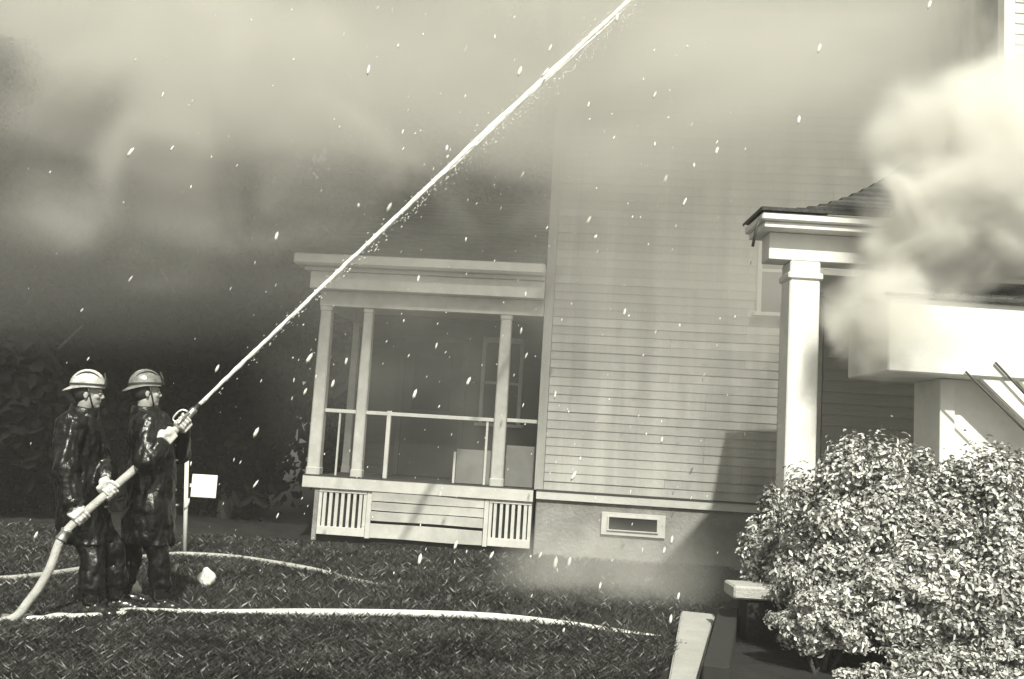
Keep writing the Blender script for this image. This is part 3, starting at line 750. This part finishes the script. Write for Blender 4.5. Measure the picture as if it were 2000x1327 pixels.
def head(bm, c, fw, up, s=1.0):
    L = up.cross(fw).normalized(); fw = L.cross(up).normalized()
    B = Matrix((fw, L, up)).transposed().to_4x4()
    def q(x, y, z_): return Vector(c) + (fw * x + L * y + up * z_) * s
    sph(bm, q(-.01, 0, .035), .1 * s, (.98, .78, .92), 20, B)
    sph(bm, q(.025, 0, -.035), .078 * s, (.92, .80, 1.08), 18, B)
    sph(bm, q(.062, 0, -.088), .030 * s, (1, 1.15, .8), 12, B)          # chin
    sph(bm, q(.080, 0, .028), .03 * s, (.6, 1.7, .5), 12, B)            # brow
    bone(bm, [q(.088, 0, .018), q(.107, 0, -.020)], [.010 * s, .0125 * s], 10)  # nose
    sph(bm, q(.104, .010, -.024), .011 * s); sph(bm, q(.104, -.010, -.024), .011 * s)
    sph(bm, q(.088, 0, -.052), .014 * s, (.8, 1.6, .5), 10, B); sph(bm, q(.085, 0, -.064), .014 * s, (.8, 1.5, .55), 10, B)
    for t in (-1, 1):
        sph(bm, q(.066, t * .042, -.02), .026 * s, (.8, .8, .8), 10, B)  # cheek
        sph(bm, q(-.010, t * .076, -.012), .027 * s, (.65, .28, 1.05), 12, B)  # ear
    return q, B
def ringtube(bm, rings, seg=24):
    """rings: (centre, axis_a, axis_b) ellipses lofted into a closed body"""
    R_ = []
    for c, a, b_ in rings:
        R_.append([bm.verts.new(c + a * math.cos(2 * math.pi * k / seg) + b_ * math.sin(2 * math.pi * k / seg)) for k in range(seg)])
    for i in range(len(R_) - 1):
        for k in range(seg): bm.faces.new((R_[i][k], R_[i][(k + 1) % seg], R_[i + 1][(k + 1) % seg], R_[i + 1][k]))
    bm.faces.new(R_[0][::-1]); bm.faces.new(R_[-1])
def lathe_local(bm, prof, M, sx=1.0, sy=1.0, seg=28, brim=None):
    R_ = []
    for r_, z_ in prof:
        R_.append([bm.verts.new(M @ Vector((r_ * sx * math.cos(2 * math.pi * k / seg), r_ * sy * math.sin(2 * math.pi * k / seg), z_))) for k in range(seg)])
    for i in range(len(R_) - 1):
        for k in range(seg): bm.faces.new((R_[i][k], R_[i][(k + 1) % seg], R_[i + 1][(k + 1) % seg], R_[i + 1][k]))
    bm.faces.new(R_[0][::-1]); bm.faces.new(R_[-1])

def firefighter(label, root, fw, headfw, headup, J, hands, helmet_m, glove_hands, feet):
    """J: dict of world joints"""
    root = Vector(root); t = empty('person', root); tag(t, label, 'person', 'firefighters')
    fw, L = basis(fw)
    W = {k: Vector(v) - root for k, v in J.items()}
    # --- body: one continuous skin (head, neck, torso, limbs, hands)
    bm = bmesh.new()
    q, B = head(bm, W['head'], Vector(headfw).normalized(), Vector(headup).normalized())
    bone(bm, [W['head'] + Vector((0, 0, -.06)), W['neck'], W['chest']], [.058, .06, .11])
    bone(bm, [W['chest'], W['waist'], W['hip']], [.13, .125, .13])
    for s in 'RL':
        bone(bm, [W['chest'] + Vector((0, 0, .06)), W['sh' + s], W['el' + s], W['wr' + s]], [.08, .055, .042, .030])
        bone(bm, [W['hip'], W['th' + s], W['kn' + s], W['an' + s]], [.11, .085, .055, .042])
    for (c, ax, pd, wr, R_, mir) in hands:
        grip(bm, Vector(c) - root, ax, pd, W[wr], R_, 1.05, mir)
    body = remesh('body', bm, 0.0055, 'skin', t, 2)
    for s in (-1, 1):
        bm = bmesh.new(); sph(bm, q(.083, s * .032, .004), .0125, (1, 1, .7), 10); from_bm('eye', bm, 'skin', body, True)
    # hair below the helmet
    bm = bmesh.new(); sph(bm, q(-.028, 0, .030), .099, (.98, .84, .98), 20, B)
    from_bm('hair', bm, 'hair', body, True)
    # --- trousers
    bm = bmesh.new()
    for s in 'RL':
        bone(bm, [W['hip'] + Vector((0, 0, -.02)), W['th' + s], W['kn' + s], W['an' + s] + Vector((0, 0, .12))], [.14, .112, .086, .078])
    remesh('trousers', bm, 0.012, 'trousers', t, 4, 0.024, 0.11)
    # --- boots
    for s in 'RL':
        bm = bmesh.new(); a = W['an' + s]; f_ = Vector((feet[s][0], feet[s][1], 0)).normalized(); g = Vector((a.x, a.y, 0))
        lf = Vector((-f_.y, f_.x, 0)); BB = Matrix((f_, lf, Vector((0, 0, 1)))).transposed().to_4x4()
        bone(bm, [W['kn' + s] * .62 + a * .38, a + Vector((0, 0, .04))], [.076, .062])
        sph(bm, g - f_ * .035 + Vector((0, 0, .055)), .06, (1, .85, .95), 14, BB)
        sph(bm, g + f_ * .07 + Vector((0, 0, .055)), .09, (1.15, .52, .62), 14, BB)
        sph(bm, g + f_ * .155 + Vector((0, 0, .045)), .06, (1.0, .82, .72), 14, BB)
        bt = remesh('boot', bm, 0.009, 'boot', t, 3)
        bm = bmesh.new()
        M = Matrix.Translation(g + f_ * .06 + Vector((0, 0, 0.0))) @ BB
        lathe_local(bm, [(.155, 0.0), (.158, .018), (.15, .022)], M, 1.0, .38, 20)
        from_bm('sole', bm, 'rubber', bt)
    # --- coat
    bm = bmesh.new()
    C_ = [W['hem'], W['hip'], W['waist'], W['chest'] - Vector((0, 0, .02)), W['chest'] + Vector((0, 0, .09)), W['neck'] + Vector((0, 0, -.035)), W['neck'] + Vector((0, 0, .02))]
    lat = [.245, .235, .22, .235, .24, .14, .09]; dep = [.185, .18, .175, .18, .165, .11, .085]
    ringtube(bm, [(c, fw * d_, L * l_) for c, d_, l_ in zip(C_, dep, lat)])
    for s in 'RL':
        bone(bm, [W['sh' + s] * .7 + W['chest'] * .3 + Vector((0, 0, .02)), W['sh' + s], W['el' + s], W['wr' + s] * .92 + W['el' + s] * .08], [.11, .104, .088, .070])
    coat = remesh('coat', bm, 0.010, 'coat', t, 4, 0.030, 0.145)
    # collar, hem band and clasps
    bm = bmesh.new()
    hu = (W['head'] - W['neck']).normalized()
    M = Matrix.Translation(W['neck'] + Vector((0, 0, -.02))) @ hu.to_track_quat('Z', 'Y').to_matrix().to_4x4()
    lathe_local(bm, [(.10, -.03), (.112, .0), (.104, .075), (.094, .085), (.085, .03)], M)
    from_bm('collar', bm, 'coat', coat, True)
    for k in range(5):
        tt = k / 4
        c = W['chest'].lerp(W['hip'], tt * .95) + Vector((0, 0, -.02)); off = (fw * .155 - L * .09).normalized() * (.20 + .01 * math.sin(k * 2))
        bm = bmesh.new(); BB = Matrix((off.normalized(), Vector((0, 0, 1)).cross(off).normalized(), Vector((0, 0, 1)))).transposed().to_4x4()
        sph(bm, c + off * 1.0, .02, (.6, 1.5, .55), 10, BB); from_bm('clasp', bm, 'brass', coat, True)
    # pale cuffs
    for s in 'RL':
        e, wq = W['el' + s], W['wr' + s]; dd = (wq - e).normalized()
        tube('cuff', [wq - dd * .045, wq - dd * .035, wq - dd * .012, wq - dd * .004], [.068, .073, .073, .066], 'coat', coat, 16)
    # --- gloves over the hands that show white in the picture
    for (c, ax, pd, wr, R_, mir) in glove_hands:
        bm = bmesh.new(); grip(bm, Vector(c) - root, ax, pd, W[wr], R_ - .002, 1.16, mir)
        remesh('glove', bm, 0.006, 'glove', t, 2)
    # --- helmet
    up = Vector(headup).normalized(); hf = Vector(headfw).normalized(); LL = up.cross(hf).normalized(); hf = LL.cross(up)
    HB = Matrix((hf, LL, up)).transposed().to_4x4(); M = Matrix.Translation(q(-.008, 0, .050)) @ HB
    bm = bmesh.new()
    lathe_local(bm, [(.108, .0), (.112, .012), (.110, .04), (.100, .075), (.080, .103), (.050, .120), (.015, .127)], M, 1.12, .98)
    hm = from_bm('helmet', bm, helmet_m, t, True)
    # brim: short in front, long duckbill at the back
    bm = bmesh.new(); seg = 36; rings = []
    for (kk, zz) in ((0.97, .010), (1.0, .006), (1.0, -.002), (0.97, .0)):
        rr = []
        for k in range(seg):
            a = 2 * math.pi * k / seg; back = max(0, -math.cos(a))
            r_out = (.114 + .045 * back ** 2)
            inner = .105
            rad_ = r_out if zz in (.006, -.002) else inner
            drop_ = -.035 * back ** 2 * (1 if rad_ != inner else 0)
            rr.append(bm.verts.new(M @ Vector((rad_ * 1.08 * math.cos(a), rad_ * .98 * math.sin(a), zz + drop_))))
        rings.append(rr)
    for i in range(4):
        for k in range(seg): bm.faces.new((rings[i][k], rings[i][(k + 1) % seg], rings[(i + 1) % 4][(k + 1) % seg], rings[(i + 1) % 4][k]))
    from_bm('brim', bm, helmet_m, hm)
    # crest ridge and front shield
    pts = [M @ Vector((.122 * math.cos(a), 0, .127 * math.sin(a) + .004)) for a in [rad(x) for x in range(15, 170, 14)]]
    tube('crest', pts, .009, helmet_m, hm, 8)
    for sy_ in (-1, 1):
        pts = [M @ Vector((.118 * math.cos(a) * .9, sy_ * (.062 - .02 * abs(math.cos(a))) + sy_ * .02 * math.sin(a), .108 * math.sin(a) + .006)) for a in [rad(x) for x in range(20, 165, 16)]]
        tube('rib', pts, .006, 'hair', hm, 6)
    bm = bmesh.new(); lathe_local(bm, [(.113, .012), (.1165, .014), (.1160, .026), (.112, .028)], M, 1.12, .98); from_bm('band', bm, 'hair', hm)
    sv = [M @ Vector(c) for c in ((.128, -.038, .012), (.128, .038, .012), (.120, .046, .06), (.108, 0, .115), (.120, -.046, .06))]
    sv2 = [c + HB.to_3x3() @ Vector((.008, 0, .002)) for c in sv]
    poly('front_shield', sv + sv2, [(4, 3, 2, 1, 0), (5, 6, 7, 8, 9)] + [(i, (i + 1) % 5, 5 + (i + 1) % 5, 5 + i) for i in range(5)], 'hair', hm)
    tube('chin_strap', [M @ Vector((.01, -.098, .0)), q(.03, -.074, -.05), q(.05, -.03, -.115), q(.05, .03, -.115), q(.03, .074, -.05), M @ Vector((.01, .098, .0))], .006, 'rubber', hm, 6)
    return t

def hz(px, py, Y, z):   # joint from a pixel column, forced to a height
    p_ = P(px, py, Y); return Vector((p_.x, p_.y, z))
adir = lambda i: (Vector(attack[i]) - Vector(attack[i + 1])).normalized()
# second (nozzle) firefighter
fw2 = (math.cos(rad(34)), math.sin(rad(34)))
J2 = dict(head=P(286, 768, 7.40), neck=P(284, 808, 7.42), chest=P(292, 862, 7.42), waist=P(296, 935, 7.43), hip=P(293, 985, 7.43), hem=P(290, 1062, 7.44),
          shR=P(287, 832, 7.23), elR=P(288, 905, 7.10), wrR=P(312, 868, 7.16), shL=P(303, 828, 7.60), elL=P(352, 888, 7.58), wrL=P(352, 838, 7.44),
          thR=P(290, 1000, 7.34), knR=hz(306, 1100, 7.34, .48), anR=hz(312, 1175, 7.36, .10),
          thL=P(284, 1000, 7.52), knL=hz(252, 1100, 7.56, .48), anL=hz(240, 1175, 7.60, .10))
hR = P(327, 855, 7.258); hL = P(356, 827, 7.34)
hands2 = [(hR, NB - NA, Vector((.2, -1, -.6)), 'wrR', HR, 1), (hL, NB - NA, Vector((.5, .8, -.9)), 'wrL', .034, -1)]
firefighter('firefighter in black coat and grey helmet aiming the nozzle', (J2['hip'].x, 7.44, 0), fw2,
            (math.cos(rad(34)), math.sin(rad(34)), .20), (-.1, 0, 1), J2, hands2, 'helmet_grey', [hands2[1], hands2[0]], {'R': (1, -.1), 'L': (1, .3)})
# first (backing) firefighter
fw1 = (math.cos(rad(20)), math.sin(rad(20)))
J1d = dict(head=P(172, 770, 7.16), neck=P(163, 808, 7.18), chest=P(152, 862, 7.19), waist=P(152, 935, 7.20), hip=P(160, 988, 7.20), hem=P(172, 1060, 7.20),
           shR=P(140, 832, 7.0), elR=P(128, 925, 6.90), wrR=P(146, 988, 6.88), shL=P(165, 828, 7.36), elL=P(196, 905, 7.26), wrL=P(210, 938, 7.10),
           thR=P(166, 1004, 7.11), knR=hz(178, 1105, 7.08, .47), anR=hz(176, 1180, 7.05, .10),
           thL=P(172, 1004, 7.28), knL=hz(216, 1105, 7.28, .47), anL=hz(222, 1180, 7.30, .10))
hR1 = P(157, 1010, 6.904); hL1 = P(213, 961, 7.016)
hands1 = [(hR1, adir(3), Vector((-.3, -.7, .8)), 'wrR', HR, 1), (hL1, adir(2), Vector((-.2, .5, .9)), 'wrL', .036, -1)]
firefighter('firefighter in black coat and pale helmet backing up the hose', (J1d['hip'].x, 7.2, 0), fw1,
            (math.cos(rad(20)), math.sin(rad(20)), -.05), (-.02, 0, 1), J1d, hands1, 'helmet_pale', hands1, {'R': (1, -.15), 'L': (1, .15)})

# ------------------------------------------------------------------ smoke and haze
def smoke(label, c, r_, dens, albedo=0.93, nscale=0.45, lo=0.38, hi=0.68, inner=0.25, aniso=0.0, rot=(0, 0, 0), eat=0.6, detail=3):
    bm = bmesh.new(); bmesh.ops.create_icosphere(bm, subdivisions=3, radius=1.0)
    m = bpy.data.materials.new('smoke'); m.use_nodes = True; n = m.node_tree.nodes; l = m.node_tree.links
    n.clear(); out = n.new('ShaderNodeOutputMaterial'); pv = n.new('ShaderNodeVolumePrincipled')
    pv.inputs['Color'].default_value = (albedo, albedo * .99, albedo * .955, 1); pv.inputs['Anisotropy'].default_value = aniso
    tc = n.new('ShaderNodeTexCoord'); ln = n.new('ShaderNodeVectorMath'); ln.operation = 'LENGTH'
    l.new(tc.outputs['Object'], ln.inputs[0])
    geo = n.new('ShaderNodeNewGeometry'); nz = n.new('ShaderNodeTexNoise'); nz.inputs['Scale'].default_value = nscale
    nz.inputs['Detail'].default_value = detail; nz.inputs['Distortion'].default_value = 0.6
    l.new(geo.outputs['Position'], nz.inputs['Vector'])
    # the noise also eats into the edge so that the outline billows
    sb_ = n.new('ShaderNodeMath'); sb_.operation = 'MULTIPLY_ADD'; sb_.inputs[1].default_value = -eat
    l.new(nz.outputs['Fac'], sb_.inputs[0]); ad = n.new('ShaderNodeMath'); ad.operation = 'ADD'; ad.inputs[1].default_value = eat * 0.5
    l.new(ln.outputs['Value'], ad.inputs[0]); l.new(ad.outputs[0], sb_.inputs[2])
    fr = n.new('ShaderNodeMapRange'); fr.interpolation_type = 'SMOOTHSTEP'
    fr.inputs[1].default_value = 0.97; fr.inputs[2].default_value = inner; fr.inputs[3].default_value = 0; fr.inputs[4].default_value = dens
    l.new(sb_.outputs[0], fr.inputs[0])
    mr = n.new('ShaderNodeMapRange'); mr.interpolation_type = 'SMOOTHSTEP'
    mr.inputs[1].default_value = lo; mr.inputs[2].default_value = hi; mr.inputs[3].default_value = 0.55; mr.inputs[4].default_value = 1.4
    l.new(nz.outputs['Fac'], mr.inputs[0])
    mu = n.new('ShaderNodeMath'); mu.operation = 'MULTIPLY'; l.new(fr.outputs[0], mu.inputs[0]); l.new(mr.outputs[0], mu.inputs[1])
    # hard guard at the mesh surface
    gd = n.new('ShaderNodeMapRange'); gd.inputs[1].default_value = 0.98; gd.inputs[2].default_value = 0.8
    l.new(ln.outputs['Value'], gd.inputs[0]); mu2 = n.new('ShaderNodeMath'); mu2.operation = 'MULTIPLY'
    l.new(mu.outputs[0], mu2.inputs[0]); l.new(gd.outputs[0], mu2.inputs[1])
    l.new(mu2.outputs[0], pv.inputs['Density']); l.new(pv.outputs[0], out.inputs['Volume'])
    me = bpy.data.meshes.new('smoke'); bm.to_mesh(me); bm.free(); me.materials.append(m)
    o = link('smoke', me, None, None); o.location = c; o.scale = r_; o.rotation_euler = rot
    tag(o, label, 'smoke', None, 'stuff'); return o
def smoke_bank(label, x0, x1, y0, y1, z0, z1, stops, albedo, nscale=0.28):
    """slab of smoke drifting before the house, thickening with height"""
    bm = bmesh.new(); bbox(bm, x0, x1, y0, y1, z0, z1)
    me = bpy.data.meshes.new('smoke'); bm.to_mesh(me); bm.free()
    m = bpy.data.materials.new('smoke_bank'); m.use_nodes = True; n = m.node_tree.nodes; l = m.node_tree.links
    n.clear(); out = n.new('ShaderNodeOutputMaterial'); pv = n.new('ShaderNodeVolumePrincipled')
    pv.inputs['Color'].default_value = (albedo, albedo * .99, albedo * .955, 1)
    geo = n.new('ShaderNodeNewGeometry'); sp = n.new('ShaderNodeSeparateXYZ'); l.new(geo.outputs['Position'], sp.inputs[0])
    nz = n.new('ShaderNodeTexNoise'); nz.inputs['Scale'].default_value = nscale; nz.inputs['Detail'].default_value = 3; nz.inputs['Distortion'].default_value = 0.8
    mp = n.new('ShaderNodeMapping'); mp.inputs['Rotation'].default_value = (0, rad(38), 0); mp.inputs['Scale'].default_value = (0.55, 1, 1.6)
    l.new(geo.outputs['Position'], mp.inputs[0]); l.new(mp.outputs[0], nz.inputs['Vector'])
    def math_(op, a, b_):
        q = n.new('ShaderNodeMath'); q.operation = op
        for i, v in enumerate((a, b_)):
            if isinstance(v, (int, float)): q.inputs[i].default_value = v
            else: l.new(v, q.inputs[i])
        return q.outputs[0]
    def ramp(v, a, b_, lo, hi):
        q = n.new('ShaderNodeMapRange'); q.interpolation_type = 'SMOOTHSTEP'
        for i, k in zip((1, 2, 3, 4), (a, b_, lo, hi)): q.inputs[i].default_value = k
        l.new(v, q.inputs[0]); return q.outputs[0]
    # the noise shifts the height so the underside billows
    zz = math_('ADD', sp.outputs[2], math_('MULTIPLY', math_('SUBTRACT', nz.outputs['Fac'], 0.5), 3.0))
    tot = None
    for a, b_, d_ in stops:
        r_ = ramp(zz, a, b_, 0.0, d_); tot = r_ if tot is None else math_('ADD', tot, r_)
    tot = math_('MULTIPLY', tot, ramp(nz.outputs['Fac'], 0.32, 0.68, 0.6, 1.4))
    for ax, a, b_ in ((0, x0, x0 + 3), (0, x1, x1 - 2.2), (1, y0, y0 + .8), (1, y1, y1 - .3), (2, z0, z0 + .6)):
        tot = math_('MULTIPLY', tot, ramp(sp.outputs[ax], a, b_, 0.0, 1.0) if a < b_ else ramp(sp.outputs[ax], b_, a, 1.0, 0.0))
    l.new(tot, pv.inputs['Density']); l.new(pv.outputs[0], out.inputs['Volume'])
    me.materials.append(m); o = link('smoke', me); tag(o, label, 'smoke', None, 'stuff'); return o
SMOKE = True
if SMOKE:
    smoke_bank('broad grey bank of smoke drifting across the house front', -11, 7.6, 9.6, 12.15, 0.5, 10.6,
               ((2.2, 5.0, 0.13), (3.8, 7.8, 1.1)), 0.86)
    smoke('pale smoke rolling over the porch roof and tree row', P(470, 150, 11.8), (4.4, 1.6, 3.0), 1.8, 0.96, 0.70, inner=0.1, rot=(0, rad(-14), 0), eat=1.3, detail=4)
    smoke('grey smoke pouring round the house corner above the porch', P(1010, 130, 11.3), (2.6, 0.85, 2.6), 1.5, 0.84, 0.7, inner=0.1, eat=1.0, detail=4)
    smoke('thin smoke clinging to the clapboard wall beside the porch', (2.6, 11.2, 3.4), (3.4, 1.1, 3.4), 0.45, 0.88, 0.35, inner=0.0)
    smoke('thin veil of smoke hanging in front of the porch', (-0.9, 11.3, 2.5), (2.7, 0.8, 2.6), 0.38, 0.82, 0.5, inner=0.0)
    smoke('low spray mist drifting over lawn beside the bush', G(1265, 1170) + Vector((0, 0, .2)), (1.9, 1.1, 0.75), 1.0, 0.95, 0.8, inner=0.0)
    smoke('dense white smoke pouring around the portico roof', (5.4, 8.9, 4.2), (2.2, 1.1, 2.2), 4.0, 0.99, 0.9, inner=0.2, eat=1.2, detail=5)
    smoke('white smoke rolling over the front of portico roof', P(1940, 300, 7.2), (1.20, 0.55, 0.95), 8.0, 0.99, 1.4, inner=0.2, eat=1.3, detail=4)
    smoke('white smoke spilling over the portico eave', P(1850, 415, 7.3), (0.88, 0.45, 0.62), 10.0, 0.99, 1.6, inner=0.25, eat=1.3, detail=4)
    smoke('white smoke lying along the portico beam behind entry roof', P(1880, 478, 7.46), (0.95, 0.32, 0.46), 14.0, 0.99, 1.8, inner=0.35, eat=1.0, detail=4)
    smoke('thin white smoke veiling the end of the entry eave', P(1800, 610, 6.98), (0.62, 0.30, 0.50), 4.5, 0.99, 1.8, inner=0.1, eat=1.0, detail=4)
    smoke('white smoke curling down beside the entry eave', P(1715, 600, 7.45), (0.52, 0.42, 0.66), 10.0, 0.99, 2.2, inner=0.3, eat=1.2, detail=4)
hz_ = box('haze', -45, 45, -10, 70, -1.0, 11.5, 'void', None, 0); hz_.data.materials.clear()
m = bpy.data.materials.new('haze'); m.use_nodes = True; n = m.node_tree.nodes; n.clear()
out = n.new('ShaderNodeOutputMaterial'); pv = n.new('ShaderNodeVolumePrincipled'); pv.inputs['Density'].default_value = 0.003
pv.inputs['Color'].default_value = (.95, .94, .91, 1); m.node_tree.links.new(pv.outputs[0], out.inputs['Volume'])
hz_.data.materials.append(m); tag(hz_, 'thin smoky haze filling the air over the lawn', 'haze', None, 'stuff')
